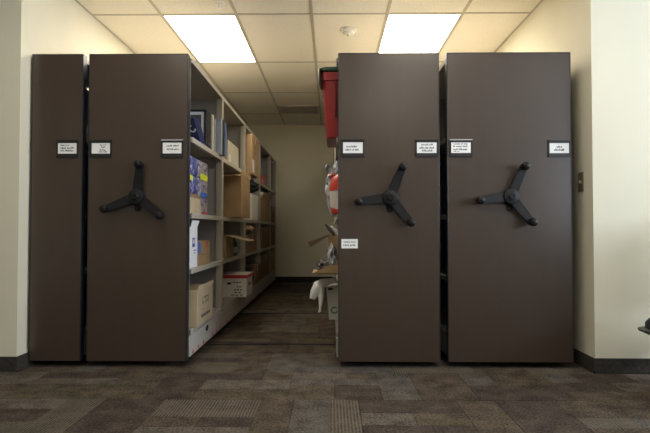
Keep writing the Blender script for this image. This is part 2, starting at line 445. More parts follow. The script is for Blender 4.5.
# light switch on the right alcove wall
t = thing('light_switch', (XR, 3.367, 1.119), 'small metal light switch plate on wall beside the end panel', 'light switch')
bobj('plate', 'brass', t, XR-.006, XR, 3.333, 3.402, 1.12, 1.245, bev=.002)
bobj('toggle', 'holder_lip', t, XR-.018, XR-.006, 3.36, 3.374, 1.172, 1.194, bev=.002)
for z in (1.14, 1.225):
    bm = new(); cyl(bm, (XR-.0065, 3.367, z), .004, .004, .002, 'X', 10); obj('screw', bm, 'holder_lip', t)

# ------------------------------------------------------------------ the mobile shelving units
PY0, PY1 = 3.32, 3.372                       # end panels
BAYS = [3.374, 4.36, 5.505, 6.67, 7.83, 8.56]
# one handle, built at its hub, shared by three units
bm = new(); lathe(bm, [(.050, .050), (.050, .012), (.046, .004), (.030, .000), (.012, -.002)], seg=28, axis='Y'); hub_me = bpy.data.meshes.new('handle'); bm.to_mesh(hub_me); bm.free()
hub_me.materials.append(MATS['handle'])
bm = new()
prism(bm, [(.036, .014, -.030), (.070, .014, -.0295), (.206, .004, -.023), (.222, .004, -.012), (.222, .004, .012), (.206, .004, .023), (.070, .014, .0295), (.036, .014, .030)], (0, .018, 0))
bmesh.ops.bevel(bm, geom=list(bm.edges), offset=.004, segments=2, affect='EDGES')
spoke_me = bpy.data.meshes.new('spoke'); bm.to_mesh(spoke_me); bm.free(); spoke_me.materials.append(MATS['handle'])
bm = new(); lathe(bm, [(.016, .012), (.022, .004), (.0255, -.012), (.0255, -.030), (.021, -.042), (.012, -.047)], (0.204, 0, 0), 20, 'Y')
knob_me = bpy.data.meshes.new('knob'); bm.to_mesh(knob_me); bm.free(); knob_me.materials.append(MATS['knob'])
bm = new(); lathe(bm, [(.021, .000), (.021, -.006), (.017, -.010), (.006, -.010)], (0, 0, 0), 20, 'Y')
cap_me = bpy.data.meshes.new('cap'); bm.to_mesh(cap_me); bm.free(); cap_me.materials.append(MATS['knob'])
bm = new()
pts = [(.020*math.cos(a), .046, -.076+.020*math.sin(a)) for a in [PI+PI*k/8 for k in range(9)]] + [(.024, .046, -.04), (-.024, .046, -.04)]
prism(bm, pts, (0, .012, 0)); cyl(bm, (0, .043, -.076), .008, .008, .008, 'Y', 12)
tab_me = bpy.data.meshes.new('lock_tab'); bm.to_mesh(tab_me); bm.free(); tab_me.materials.append(MATS['handle'])
for me in (hub_me, spoke_me, knob_me, cap_me):
    for p in me.polygons: p.use_smooth = True
    me.set_sharp_from_angle(angle=math.radians(35))
def handle(unit, x, z, deg):
    h = bpy.data.objects.new('handle', hub_me); COL.objects.link(h); h.parent = unit
    w = Vector((x, PY0-.052, z)); h.location = w - wloc(unit)
    for k in range(3):
        a = -math.radians(deg+120*k)
        for nm, me in (('spoke', spoke_me), ('knob', knob_me)):
            o = bpy.data.objects.new(nm, me); COL.objects.link(o); o.parent = h; o.rotation_euler = (0, a, 0)
    for nm, me in (('hub_cap', cap_me), ('lock_tab', tab_me)):
        o = bpy.data.objects.new(nm, me); COL.objects.link(o); o.parent = h
def scribble(bm, x0, x1, z, h, y, words, mi=1):
    """a line of small printed strokes too small to read"""
    tot = sum(words); n = len(words)
    gap = (x1-x0)*.06; unit_w = ((x1-x0)-gap*(n-1))/tot; x = x0
    for w in words:
        for k in range(w):
            hh = h*random.choice([.6, .75, 1.0]); zz = z-h/2
            box(bm, x+unit_w*.12, x+unit_w*.62, y-.0003, y, zz, zz+hh, mi=mi)
            box(bm, x+unit_w*.12, x+unit_w*.95, y-.0003, y, zz+hh*random.choice([0, .4]), zz+hh*random.choice([.5, .62]), mi=mi)
            x += unit_w
        x += gap
def holder(unit, x0, x1, z0, z1, lines, lip_highlight):
    bm = new(); y1 = PY0; y0 = PY0-.007
    box(bm, x0, x1, PY0-.002, y1, z0, z1)
    box(bm, x0, x0+.007, y0, PY0-.002, z0+.012, z1-.012); box(bm, x1-.007, x1, y0, PY0-.002, z0+.012, z1-.012)
    box(bm, x0, x1, y0, PY0-.002, z0+.008, z0+.020); box(bm, x0, x1, y0, PY0-.002, z1-.020, z1-.010)
    h = obj('label_holder', bm, 'holder', unit)
    bobj('lip', 'holder_lip' if lip_highlight else 'holder', h, x0, x1, PY0-.010, PY0-.002, z1-.008, z1, bev=.001)  # highlight along the top edge put into the lip colour of some holders
    bobj('lip', 'holder', h, x0, x1, PY0-.010, PY0-.002, z0, z0+.007, bev=.001)
    bm = new(); cx0, cx1, cz0, cz1 = x0+.010, x1-.010, z0+.024, z1-.020
    box(bm, cx0, cx1, PY0-.0045, PY0-.002, cz0, cz1)
    for (u0, u1, v, hh, words) in lines:
        hh *= 1.35
        scribble(bm, cx0+(cx1-cx0)*u0, cx0+(cx1-cx0)*u1, cz0+(cz1-cz0)*v, hh, PY0-.0045, words)
    obj('card', bm, ['card', 'ink'], h)

def unit(name, label, px0, px1, sx0, sx1, levels, faces, wheelx):
    u = thing(name, ((sx0+sx1)/2, PY0, 0), label, 'shelving unit', 'mobile shelving units')
    z0, z1 = .040, 2.010
    bobj('end_panel', 'panel', u, px0+.006, px1-.006, PY0, PY1, z0, z1-.006, bev=.001)
    bobj('edge_trim', 'edge', u, px0, px0+.006, PY0-.001, PY1, z0, z1, bev=.0015)
    bobj('edge_trim', 'edge', u, px1-.006, px1, PY0-.001, PY1, z0, z1, bev=.0015)
    bobj('edge_trim', 'edge', u, px0+.006, px1-.006, PY0-.001, PY1, z1-.006, z1, bev=.001)
    mid = (sx0+sx1)/2
    two = len(faces) == 2
    for i, y in enumerate(BAYS):
        ya, yb = (y, y+.012) if i == 0 else ((y-.012, y) if i == len(BAYS)-1 else (y-.008, y+.008))
        bobj('divider', 'steel_grey', u, sx0+.02, sx1-.02, ya, yb, .225, 1.972)
        for fx in faces:                                   # upright posts on the open faces
            s = 1 if fx > mid else -1
            bm = new(); w = .030
            if i == 0: fx = fx-s*.012; w = .016
            y0p, y1p = (y, y+w) if i == 0 else ((y-w, y) if i == len(BAYS)-1 else (y-w, y+w))
            box(bm, fx-s*.004, fx, y0p, y1p, .20, 1.972, bev=.0012)
            box(bm, fx-s*.048, fx-s*.004, y0p, y0p+.004, .20, 1.972)
            box(bm, fx-s*.048, fx-s*.004, y1p-.004, y1p, .20, 1.972)
            obj('upright_post', bm, 'steel', u)
    for i in range(len(BAYS)-1):
        ya, yb = BAYS[i]+.032, BAYS[i+1]-.032
        if i == 0: ya = BAYS[0]+.032
        if two: bobj('back_sheet', 'steel_grey', u, mid-.004, mid+.004, BAYS[i]+.012, BAYS[i+1]-.012, .225, 1.97)
        else:
            bx = sx0 if faces[0] == sx1 else sx1
            bobj('back_sheet', 'steel_grey', u, min(bx, bx+.006), bx+.006, BAYS[i]+.012, BAYS[i+1]-.012, .225, 1.97)
        for z in levels:
            bm = new(); a, b = BAYS[i]+.013, BAYS[i+1]-.013
            lx, rx = sx0+.010, sx1-.010
            if not two: lx = sx0+.02
            box(bm, lx, rx, a, b, z-.006, z)
            for fx in faces:
                s = 1 if fx > mid else -1
                box(bm, min(fx, fx-s*.010), max(fx, fx-s*.010), ya, yb, z-.034, z, bev=.0015)
                box(bm, min(fx-s*.010, fx-s*.03), max(fx-s*.010, fx-s*.03), ya, yb, z-.034, z-.030)
            obj('shelf', bm, 'steel', u)
        bm = new(); box(bm, sx0, sx1, BAYS[i]+(.012 if i == 0 else 0), BAYS[i+1], 1.990, 2.000)
        for fx in faces:
            s = 1 if fx > mid else -1
            box(bm, min(fx, fx-s*.012), max(fx, fx-s*.012), BAYS[i]+(.012 if i == 0 else 0), BAYS[i+1], 1.972, 1.990)
        obj('top_panel', bm, 'steel', u)
    # carriage
    for fx in faces:
        s = 1 if fx > mid else -1
        kx0, kx1 = min(fx, fx-s*.012), max(fx, fx-s*.012)
        kp = bobj('kick_plate', 'base_white', u, kx0, kx1, PY1, BAYS[-1], .055, levels[0]-.036, bev=.002)
        if abs(fx+.91) < .01:
            k = 0; y = 3.44; src = None
            while y < 8.5:
                if k % 4 != 3:
                    if src is None:
                        bm = new(); cyl(bm, (fx+.0008, y, .073), .014, .014, .003, 'X', 12); src = obj('red_dot', bm, 'red', kp)
                    else: inst(src, 'red_dot', src.location+Vector((0, y-3.44, 0)), kp)
                y += .142; k += 1
            bm = new()
            vs = cyl(bm, (0, 0, 0), .02, .02, .003, 'X', 20)
            for q in vs: q.co = Vector((q.co.x+fx+.001, q.co.y*2.0+3.83, q.co.z+.155))
            obj('grip_hole', bm, 'black', kp)
    bobj('carriage_beam', 'black', u, sx0+.03, sx1-.03, PY1+.03, BAYS[-1]-.02, .062, .17)
    for y in (3.997, 5.479, 6.96, 8.44):
        for wx in wheelx:
            bm = new(); cyl(bm, (wx, y, .033), .030, .030, .03, 'X', 18, .003); obj('wheel', bm, 'black', u)
    return u
LV_L = [.225, .620, .985, 1.485]
LV_R = [.212, .572, .975, 1.485]
u1 = unit('mobile_shelving_unit', 'narrow brown end panel shelving unit against left wall, without handle', -1.930, -1.597, -1.915, -1.612, LV_L, [-1.612], (-1.84, -1.70))
u2 = unit('mobile_shelving_unit', 'brown end panel shelving unit with open shelves of boxes along the aisle', -1.560, -.918, -1.545, -.910, LV_L, [-1.545, -.910], (-1.45, -1.0))
u3 = unit('mobile_shelving_unit', 'brown end panel shelving unit holding the red bin, extra white sticker below handle', .046, .692, .036, .676, LV_R, [.036, .676], (.12, .58))
u4 = unit('mobile_shelving_unit', 'wide brown end panel shelving unit next to the light switch', .740, 1.530, .752, 1.515, LV_R, [.752, 1.515], (.85, 1.42))
handle(u2, -1.236, 1.086, 83); handle(u3, .374, 1.080, 68); handle(u4, 1.133, 1.085, 67)
W3 = [5, 4]
holder(u1, -1.764, -1.624, 1.340, 1.452, [(.14, .62, .80, .006, [5, 4]), (.14, .86, .55, .009, [5, 6]), (.14, .84, .30, .009, [4, 8])], False)
holder(u2, -1.546, -1.408, 1.340, 1.452, [(.45, .80, .82, .006, [3, 4]), (.50, .72, .62, .007, [5]), (.44, .76, .36, .009, [2, 4]), (.38, .84, .18, .008, [5, 5])], False)
holder(u2, -1.088, -.948, 1.340, 1.454, [(.20, .86, .72, .009, [5, 5]), (.22, .86, .40, .009, [5, 2, 1])], True)
holder(u3, .067, .213, 1.340, 1.454, [(.15, .72, .62, .010, [4, 5]), (.12, .80, .32, .009, [6, 2, 4])], False)
holder(u3, .538, .683, 1.340, 1.452, [(.22, .82, .80, .008, [6, 4]), (.12, .88, .52, .011, [5, 3, 5]), (.24, .78, .24, .010, [5, 5])], False)
holder(u4, .756, .900, 1.340, 1.452, [(.12, .84, .86, .007, [7, 2, 4]), (.10, .82, .64, .009, [2, 6, 5]), (.10, .82, .36, .010, [4, 8]), (.10, .42, .16, .005, [4, 3])], True)
holder(u4, 1.380, 1.522, 1.338, 1.446, [(.36, .64, .66, .011, [4, 2]), (.22, .76, .34, .011, [8])], False)
bm = new(); box(bm, .066, .170, PY0-.0015, PY0, .757, .816)
scribble(bm, .080, .158, .798, .008, PY0-.0015, [6, 4]); scribble(bm, .078, .156, .779, .013, PY0-.0015, [4, 4])
obj('sticker', bm, ['card', 'ink'], u3)

# ------------------------------------------------------------------ cartons
def carton(label, x0, x1, y0, y1, z0, z1, m='cardboard', group=None, opened=False, tape=True, seam=None, name='cardboard_box'):
    t = thing(name, ((x0+x1)/2, (y0+y1)/2, z0), label, 'box', group)
    if opened:
        bm = new(); k = .005
        box(bm, x0, x1, y0, y0+k, z0, z1); box(bm, x0, x1, y1-k, y1, z0, z1)
        box(bm, x0, x0+k, y0+k, y1-k, z0, z1); box(bm, x1-k, x1, y0+k, y1-k, z0, z1); box(bm, x0+k, x1-k, y0+k, y1-k, z0, z0+k)
        obj('body', bm, m, t)
    else:
        bobj('body', m, t, x0, x1, y0, y1, z0, z1-.004, bev=.003)
        ym = (y0+y1)/2
        bobj('flap', m, t, x0+.001, x1-.001, y0+.001, ym-.0015, z1-.004, z1)
        bobj('flap', m, t, x0+.001, x1-.001, ym+.0015, y1-.001, z1-.004, z1)
        if tape: bobj('tape', 'tape', t, x0-.0006, x1+.0006, ym-.025, ym+.025, z1-.07, z1+.0006)
    return t
def flap(t, m, a, b, vec, k=.004):
    """hinged flap: hinge line a-b, folded out along vec"""
    a, b, vec = Vector(a), Vector(b), Vector(vec); d = (b-a)
    n = d.cross(vec).normalized()*k
    i = d*.02
    bm = new(); prism(bm, [a, b, b+vec-i, a+vec+i], n)
    return obj('flap', bm, m, t)
def marks(t, X, ya, yb, z0, z1, rows, m='ink', name='printed_mark', thick=.0008):
    """dark print on a face that looks down the aisle (+x)"""
    bm = new()
    for (v, h, segs) in rows:
        for (a, b) in segs:
            box(bm, X, X+thick, ya+(yb-ya)*a, ya+(yb-ya)*b, z0+(z1-z0)*v, z0+(z1-z0)*v+h)
    return obj(name, bm, m, t)
def marks_y(t, Y, xa, xb, z0, z1, rows, m='ink', name='printed_mark', thick=.0008):
    bm = new()
    for (v, h, segs) in rows:
        for (a, b) in segs:
            box(bm, xa+(xb-xa)*a, xa+(xb-xa)*b, Y-thick, Y, z0+(z1-z0)*v, z0+(z1-z0)*v+h)
    return obj(name, bm, m, t)
sA, sB, sC, sD = LV_L[3]+.001, LV_L[2]+.001, LV_L[1]+.001, LV_L[0]+.001

# bay one, top shelf: picture frame, leaning navy book, black box file, binders
t = thing('picture_frame', (-1.06, 3.93, sA), 'black picture frame with white mat standing behind the navy folder', 'picture frame')
bm = new(); fx0, fx1, fz0, fz1 = -1.20, -.945, sA, sA+.30; fy0, fy1 = 3.915, 3.935
for a in ((fx0, fx0+.016, fz0, fz1), (fx1-.016, fx1, fz0, fz1), (fx0+.016, fx1-.016, fz0, fz0+.016), (fx0+.016, fx1-.016, fz1-.016, fz1)): box(bm, a[0], a[1], fy0, fy1, a[2], a[3], bev=.002)
obj('frame', bm, 'black', t)
bobj('mat_board', 'white', t, fx0+.016, fx1-.016, fy0+.008, fy0+.012, fz0+.016, fz1-.016)
bobj('picture', 'picture', t, fx0+.040, fx1-.040, fy0+.005, fy0+.008, fz0+.04, fz1-.04)
t = thing('folder', (-1.06, 3.75, sA), 'navy blue folder with white emblem slumped on the top shelf', 'folder')
def slump(name, m, pts, xa, xb):
    bm = new(); prism(bm, [(xa, y, z) for y, z in pts], (xb-xa, 0, 0)); return obj(name, bm, m, t)
slump('cover', 'navy', [(3.52, sA+.150), (3.53, sA+.158), (3.735, sA+.012), (3.725, sA)], -1.20, -.935)
slump('cover', 'navy', [(3.655, sA+.172), (3.665, sA+.180), (3.885, sA+.010), (3.875, sA)], -1.20, -.935)
slump('pages', 'paper', [(3.54, sA+.153), (3.655, sA+.168), (3.865, sA+.006), (3.745, sA+.008)], -1.195, -.945)
slump('spine', 'navy', [(3.53, sA+.156), (3.655, sA+.172), (3.875, sA+.004), (3.735, sA+.006)], -.940, -.935)
bm = new(); seg = 20; n0 = Vector((0, -.588, -.809)); d0 = Vector((0, .809, -.588)); c0 = Vector((-.966, 3.60, sA+.0925))+n0*.001
ro = [bm.verts.new(c0+Vector((1, 0, 0))*.026*math.cos(PI*1.5*k/seg)+d0*.034*math.sin(PI*1.5*k/seg)) for k in range(seg+1)]
ri = [bm.verts.new(c0+Vector((1, 0, 0))*.016*math.cos(PI*1.5*k/seg)+d0*.022*math.sin(PI*1.5*k/seg)) for k in range(seg+1)]
for k in range(seg): bm.faces.new((ro[k], ro[k+1], ri[k+1], ri[k]))
obj('emblem', bm, 'white', t)
t = thing('box_file', (-1.08, 4.03, sA), 'thick black file box standing behind the picture frame', 'box file')
bobj('case', 'black', t, -1.21, -.945, 3.945, 4.075, sA, sA+.300, bev=.004)
bobj('spine_label', 'holder', t, -.945, -.9445, 3.985, 4.035, sA+.10, sA+.21)
bm = new(); lathe(bm, [(.011, 0), (.011, .002), (.007, .002)], (-.945, 4.01, sA+.05), 16, 'X'); obj('pull_ring', bm, 'holder_lip', t)
def binder(y0, y1, x1, h, m, label, depth=.27):
    t = thing('ring_binder', (x1-depth/2, (y0+y1)/2, sA), label, 'binder', 'binders on the top shelf')
    bm = new(); x0 = x1-depth
    box(bm, x0, x1-.003, y0, y0+.003, sA, sA+h); box(bm, x0, x1-.003, y1-.003, y1, sA, sA+h); box(bm, x1-.004, x1, y0, y1, sA, sA+h, bev=.0015)
    obj('cover', bm, m, t)
    bobj('pages', 'paper', t, x0+.01, x1-.03, y0+.005, y1-.005, sA+.004, sA+h-.02)
binder(4.085, 4.135, -.935, .300, 'binder_cream', 'cream ring binder beside the black file box')
binder(4.140, 4.180, -.930, .275, 'binder_grey', 'short grey ring binder between cream and pale blue binders')
binder(4.190, 4.250, -.890, .290, 'binder_grey', 'tall blue-grey ring binder sticking out of the top shelf')
binder(4.252, 4.285, -.885, .292, 'black', 'thin black ring binder between two blue-grey binders')
binder(4.290, 4.322, -.872, .275, 'binder_blue', 'blue ring binder beside the upright post, last of its row')

# bay one, second shelf: tissue packs and small carton
def pack(y0, y1, z0, z1, m, label, x1=-.935, tagc=None):
    t = thing('tissue_pack', (x1-.12, (y0+y1)/2, z0), label, 'tissue pack', 'tissue packs on the second shelf')
    bm = new(); box(bm, max(x1-.24, -1.21), x1, y0+.001, y1-.001, z0+.0005, z1-.0005, bev=.018, seg=3); obj('wrap', bm, m, t, True)
    bobj('seam', 'white', t, x1-.20, x1-.05, y0-.003, y0+.002, z0+.055, z0+.060)
    if tagc: bobj('price_tag', tagc[0], t, x1-.002, x1+.0015, *tagc[1:])
h = .130
pack(3.40, 3.665, sB, sB+h, 'tissue_wrap', 'purple tissue pack behind the small open carton, lowest of its stack', -.987)
pack(3.40, 3.665, sB+h, sB+2*h, 'tissue_wrap', 'purple tissue pack in the middle of its stack above small carton', tagc=('tag_yellow', 3.44, 3.50, sB+2*h-.040, sB+2*h-.005))
pack(3.40, 3.665, sB+2*h, sB+3*h, 'tissue_wrap', 'purple tissue pack on top of the stack above small carton')
pack(3.675, 3.945, sB, sB+h, 'tissue_wrap_pale', 'pale printed tissue pack at the bottom beside small carton', tagc=('red', 3.80, 3.93, sB+.004, sB+.018))
pack(3.675, 3.945, sB+h, sB+2*h, 'tissue_wrap_pale', 'pale printed tissue pack under the yellow tag', tagc=('blue', 3.72, 3.90, sB+h-.005, sB+h+.03))
pack(3.675, 3.945, sB+2*h, sB+3*h, 'tissue_wrap_pale', 'pale printed tissue pack on top with wide yellow tag', tagc=('tag_yellow', 3.71, 3.925, sB+2*h-.008, sB+2*h+.034))
t = carton('small pale carton with dark open top before the purple tissue packs', -.984, -.922, 3.40, 3.672, sB, sB+.128, 'cardboard_pale', opened=True, name='small_carton')
bobj('dark_top', 'cardboard_dark', t, -.977, -.9215, 3.40, 3.672, sB+.104, sB+.128)  # darker block filling the upper edge of the carton

# bay one, third shelf: white carton and taped boxes
t = thing('white_carton', (-1.05, 3.53, sC), 'tall white carton with open top flap and blue emblem', 'box')
bobj('body', 'white', t, -1.20, -.925, 3.42, 3.60, sC, sC+.275, bev=.002)
bm = new(); prism(bm, [(-.925, 3.44, sC+.275), (-.925, 3.60, sC+.275), (-.925, 3.66, sC+.318), (-.925, 3.47, sC+.318)], (-.004, 0, 0)); obj('flap', bm, 'white', t)
marks(t, -.925, 3.42, 3.60, sC, sC+.275, [(.50, .062, [(.28, .62)])], 'logo_blue', 'emblem')
marks(t, -.9241, 3.42, 3.60, sC, sC+.275, [(.585, .028, [(.33, .37), (.40, .48), (.52, .56)])], 'white', 'emblem_letters')
marks(t, -.925, 3.42, 3.60, sC, sC+.275, [(.40, .008, [(.45, .55), (.6, .7), (.74, .82)]), (.34, .008, [(.52, .66)])], 'logo_blue')
g = 'taped cartons on the third shelf'
t = carton('low brown carton under the one with the blue square', -1.21, -.945, 3.63, 4.06, sC, sC+.075, 'cardboard', tape=False)
t = carton('low brown carton with blue square and red mark', -1.21, -.945, 3.63, 4.06, sC+.076, sC+.172, 'cardboard', tape=False)
marks(t, -.945, 3.63, 4.06, sC+.076, sC+.172, [(.12, .078, [(.16, .32)])], 'blue', 'blue_square')
marks(t, -.945, 3.63, 4.06, sC+.076, sC+.172, [(.45, .045, [(.70, .76), (.80, .86)])], 'red', 'red_mark')
# bay one, bottom: two file cartons
t = carton('pale carton with dark printed lines, lowest by the end panel', -1.22, -.885, 3.46, 3.90, sD, sD+.245, 'cardboard_pale', tape=False)
X = -.885
marks(t, X, 3.46, 3.90, sD, sD+.245, [(.56, .05, [(.30, .32), (.50, .52), (.66, .68)]), (.58, .006, [(.30, .42), (.55, .68)]), (.72, .006, [(.36, .48), (.50, .62)]), (.40, .006, [(.3, .36)])])
marks(t, X, 3.46, 3.90, sD, sD+.245, [(.20, .018, [(.22, .28), (.30, .38), (.41, .50), (.53, .57), (.60, .70), (.73, .80)])])
flap(t, 'cardboard_pale', (X, 3.46, sD+.245), (X, 3.90, sD+.245), (.0, .004, .028))

# bay two
t = carton('pale beige carton alone on the top shelf', -1.21, -.955, 4.80, 5.36, sA, sA+.225, 'binder_cream', tape=False)
bobj('label', 'white', t, -.955, -.9544, 4.86, 4.94, sA+.02, sA+.10)
t = carton('large open brown carton sticking out past the upright post', -1.22, -.800, 4.62, 5.13, sB, sB+.370, 'cardboard', opened=True)
flap(t, 'cardboard', (-1.2, 4.62, sB+.368), (-.805, 4.62, sB+.368), (.0, -.16, -.008))
flap(t, 'cardboard', (-.8, 4.62, sB+.37), (-.8, 5.13, sB+.37), (.004, 0, .055))
flap(t, 'cardboard', (-.81, 5.13, sB+.37), (-1.2, 5.13, sB+.37), (0, .05, .075))
t = carton('small brown carton with one flap hanging into the aisle', -1.20, -.925, 4.56, 4.94, sC, sC+.205, 'cardboard', opened=True)
flap(t, 'cardboard_pale', (-.925, 4.56, sC+.205), (-.925, 4.94, sC+.205), (.20, .02, -.052))
flap(t, 'cardboard', (-1.2, 4.56, sC+.205), (-.93, 4.56, sC+.205), (0, -.03, -.13))
for k, (y, x) in enumerate(((5.03, -.955), (5.13, -.96))):
    t = thing('bottle', (x, y, sC), ('dark green bottle standing right behind the flapped carton', 'dark green bottle behind another bottle near the upright post')[k], 'bottle', 'dark bottles')
    bm = new(); lathe(bm, [(.030, sC), (.034, sC+.004), (.034, sC+.11), (.026, sC+.135), (.013, sC+.15), (.013, sC+.165)], (x, y, 0), 20); obj('body', bm, 'bottle', t, True)
    bm = new(); lathe(bm, [(.0155, sC+.162), (.0155, sC+.182), (.013, sC+.185)], (x, y, 0), 16); obj('cap', bm, 'black', t, True)
    bm = new(); lathe(bm, [(.0345, sC+.03), (.0345, sC+.085)], (x, y, 0), 20); obj('paper_label', bm, 'binder_grey', t, True)
t = thing('archive_box', (-1.0, 5.2, sD), 'white archive box with red banded lid sticking out into the aisle', 'box')
bobj('body', 'carton_white', t, -1.20, -.812, 5.01, 5.37, sD, sD+.195, bev=.002)
bobj('lid', 'carton_white', t, -1.204, -.806, 5.004, 5.376, sD+.172, sD+.215, bev=.002)
bm = new(); box(bm, -1.2045, -.8055, 5.0035, 5.3765, sD+.180, sD+.212); obj('red_band', bm, 'red', t)
marks_y(t, 5.01, -1.20, -.812, sD, sD+.195, [(.62, .020, [(.52, .62)])], 'black', 'hand_hole', .001)
marks_y(t, 5.01, -1.20, -.812, sD, sD+.195, [(.70, .010, [(.66, .72), (.74, .80), (.82, .86)]), (.48, .010, [(.76, .80), (.82, .86)]), (.33, .012, [(.70, .74), (.76, .82), (.84, .88)]), (.20, .010, [(.70, .76), (.79, .86)]), (.08, .008, [(.62, .70), (.73, .80), (.84, .9)])])
marks(t, -.812, 5.01, 5.37, sD, sD+.195, [(.5, .03, [(.35, .65)])], 'black', 'hand_hole')

# bay three
t = carton('tall brown carton with white shipping label on the top shelf', -1.18, -.862, 5.68, 6.16, sA, sA+.435, 'cardboard')
marks(t, -.862, 5.68, 6.16, sA, sA+.435, [(.05, .14, [(.05, .32)])], 'white', 'shipping_label')
marks(t, -.862, 5.68, 6.16, sA, sA+.435, [(.50, .05, [(.4, .46)]), (.66, .05, [(.4, .46)])])
t = carton('pale grey carton under a dark bundle on second shelf', -1.20, -.900, 5.92, 6.42, sB, sB+.30, 'carton_white', tape=False)
bm = new(); crumple(bm, (-.99, 6.0, sB+.382), (.15, .26, .085), .3, 3, flat=sB+.301); tag(obj('dark_bundle', bm, 'black_fabric', None, True), 'dark fabric bundle on top of pale grey carton', 'bundle')
t = carton('brown carton on third shelf behind the flapped carton', -1.2, -.90, 5.60, 6.30, sC, sC+.20, 'cardboard_dark')
bm = new(); crumple(bm, (-1.02, 5.95, sC+.262), (.13, .22, .06), .3, 3, flat=sC+.202); tag(obj('cloth_bundle', bm, 'cardboard', None, True), 'loose brown cloth bundle on carton beside the third post', 'bundle')
bm = new(); crumple(bm, (-1.03, 5.83, sD+.13), (.15, .20, .125), .25, 3, flat=sD); tag(obj('black_bag', bm, 'black_fabric', None, True), 'black bag on the bottom shelf behind the white archive box', 'bag')
t = carton('dark brown carton on bottom shelf behind the black bag', -1.2, -.895, 6.10, 6.60, sD, sD+.22, 'cardboard_dark')
# bay four
t = thing('red_box', (-1.0, 6.95, sA), 'small bright red box with white print on the top shelf', 'box')
bobj('body', 'red', t, -1.16, -.915, 6.76, 7.22, sA, sA+.118, bev=.003)
bobj('lid', 'red', t, -1.162, -.913, 6.758, 7.222, sA+.09, sA+.120, bev=.003)
marks(t, -.915, 6.76, 7.22, sA, sA+.12, [(.18, .03, [(.2, .3), (.36, .5), (.56, .64)])], 'white')
t = carton('tall brown carton with raised flaps in the fourth bay', -1.2, -.905, 6.76, 7.66, sB, sB+.30, 'cardboard', opened=True)
flap(t, 'cardboard', (-.905, 6.76, sB+.30), (-.905, 7.66, sB+.30), (.03, .02, .08))
bm = new(); crumple(bm, (-1.0, 7.2, sB+.355), (.09, .22, .055), .3, 3, flat=sB+.302); o = obj('packing_paper', bm, 'white', t, True)
t = carton('wide brown carton on third shelf of the fourth bay', -1.2, -.905, 6.78, 7.70, sC, sC+.285, 'cardboard_dark')
t = carton('wide brown carton on bottom shelf of the fourth bay', -1.2, -.905, 6.78, 7.62, sD, sD+.30, 'cardboard_dark')
# bay five
t = carton('brown carton on second shelf next to the back wall', -1.2, -.915, 7.90, 8.46, sB, sB+.24, 'cardboard_dark')
t = carton('brown carton on third shelf next to the back wall', -1.2, -.915, 7.90, 8.48, sC, sC+.28, 'cardboard_dark')
t = carton('brown carton on bottom shelf next to the back wall', -1.2, -.915, 7.92, 8.46, sD, sD+.29, 'cardboard')

# ------------------------------------------------------------------ things on the right-hand aisle face
rA, rB, rC, rD = LV_R[3]+.001, LV_R[2]+.001, LV_R[1]+.001, LV_R[0]+.001
t = thing('storage_tub', (.13, 3.66, rA), 'tall red plastic storage tub with dark green lid', 'storage tub')
def tub(bm, secs):
    """stack of rounded rectangles (x0,x1,y0,y1,z,r)"""
    rings = []
    for (x0, x1, y0, y1, z, r) in secs:
        ring = []
        for cx, cy, a0 in ((x1-r, y1-r, 0), (x0+r, y1-r, PI/2), (x0+r, y0+r, PI), (x1-r, y0+r, 1.5*PI)):
            for k in range(6):
                a = a0+PI/2*k/5; ring.append(bm.verts.new((cx+r*math.cos(a), cy+r*math.sin(a), z)))
        rings.append(ring)
    for a, b in zip(rings, rings[1:]):
        n = len(a)
        for k in range(n): bm.faces.new((a[k], a[(k+1) % n], b[(k+1) % n], b[k]))
    bm.faces.new(rings[0]); bm.faces.new(rings[-1]); bmesh.ops.recalc_face_normals(bm, faces=bm.faces)
bm = new(); tub(bm, [(-.024, .296, 3.47, 3.87, rA, .02), (-.030, .303, 3.462, 3.876, rA+.008, .03)]); obj('underside', bm, 'bin_red_shade', t, True)  # bottom of the tub; underside shade is put into a darker red
bm = new(); tub(bm, [(-.030, .303, 3.462, 3.876, rA+.008, .03), (-.056, .326, 3.430, 3.915, rA+.375, .035)]); obj('body', bm, 'bin_red', t, True)
bm = new(); tub(bm, [(-.056, .328, 3.428, 3.917, rA+.375, .03), (-.062, .332, 3.420, 3.923, rA+.378, .03), (-.062, .332, 3.420, 3.923, rA+.432, .03), (-.056, .326, 3.427, 3.917, rA+.434, .03)]); obj('rim', bm, 'bin_red', t, True)
for k in range(3):
    x = .02+k*.11; bm = new(); box(bm, x, x+.012, 3.425, 3.447, rA+.14, rA+.37, bev=.003); obj('rib', bm, 'bin_red', t)
bm = new(); tub(bm, [(-.066, .334, 3.412, 3.928, rA+.435, .035), (-.074, .338, 3.406, 3.932, rA+.440, .04), (-.074, .338, 3.406, 3.932, rA+.458, .04), (-.062, .328, 3.418, 3.922, rA+.467, .04), (-.05, .31, 3.43, 3.91, rA+.467, .04)]); obj('lid', bm, 'lid_green', t, True)
bm = new(); loft(bm, [(-.066, 3.45, rA+.452), (-.076, 3.45, rA+.444), (-.078, 3.45, rA+.41), (-.075, 3.45, rA+.36), (-.066, 3.45, rA+.335)], [(.008, .05)]*4+[(.005, .045)], 10); obj('latch', bm, 'black', t, True)
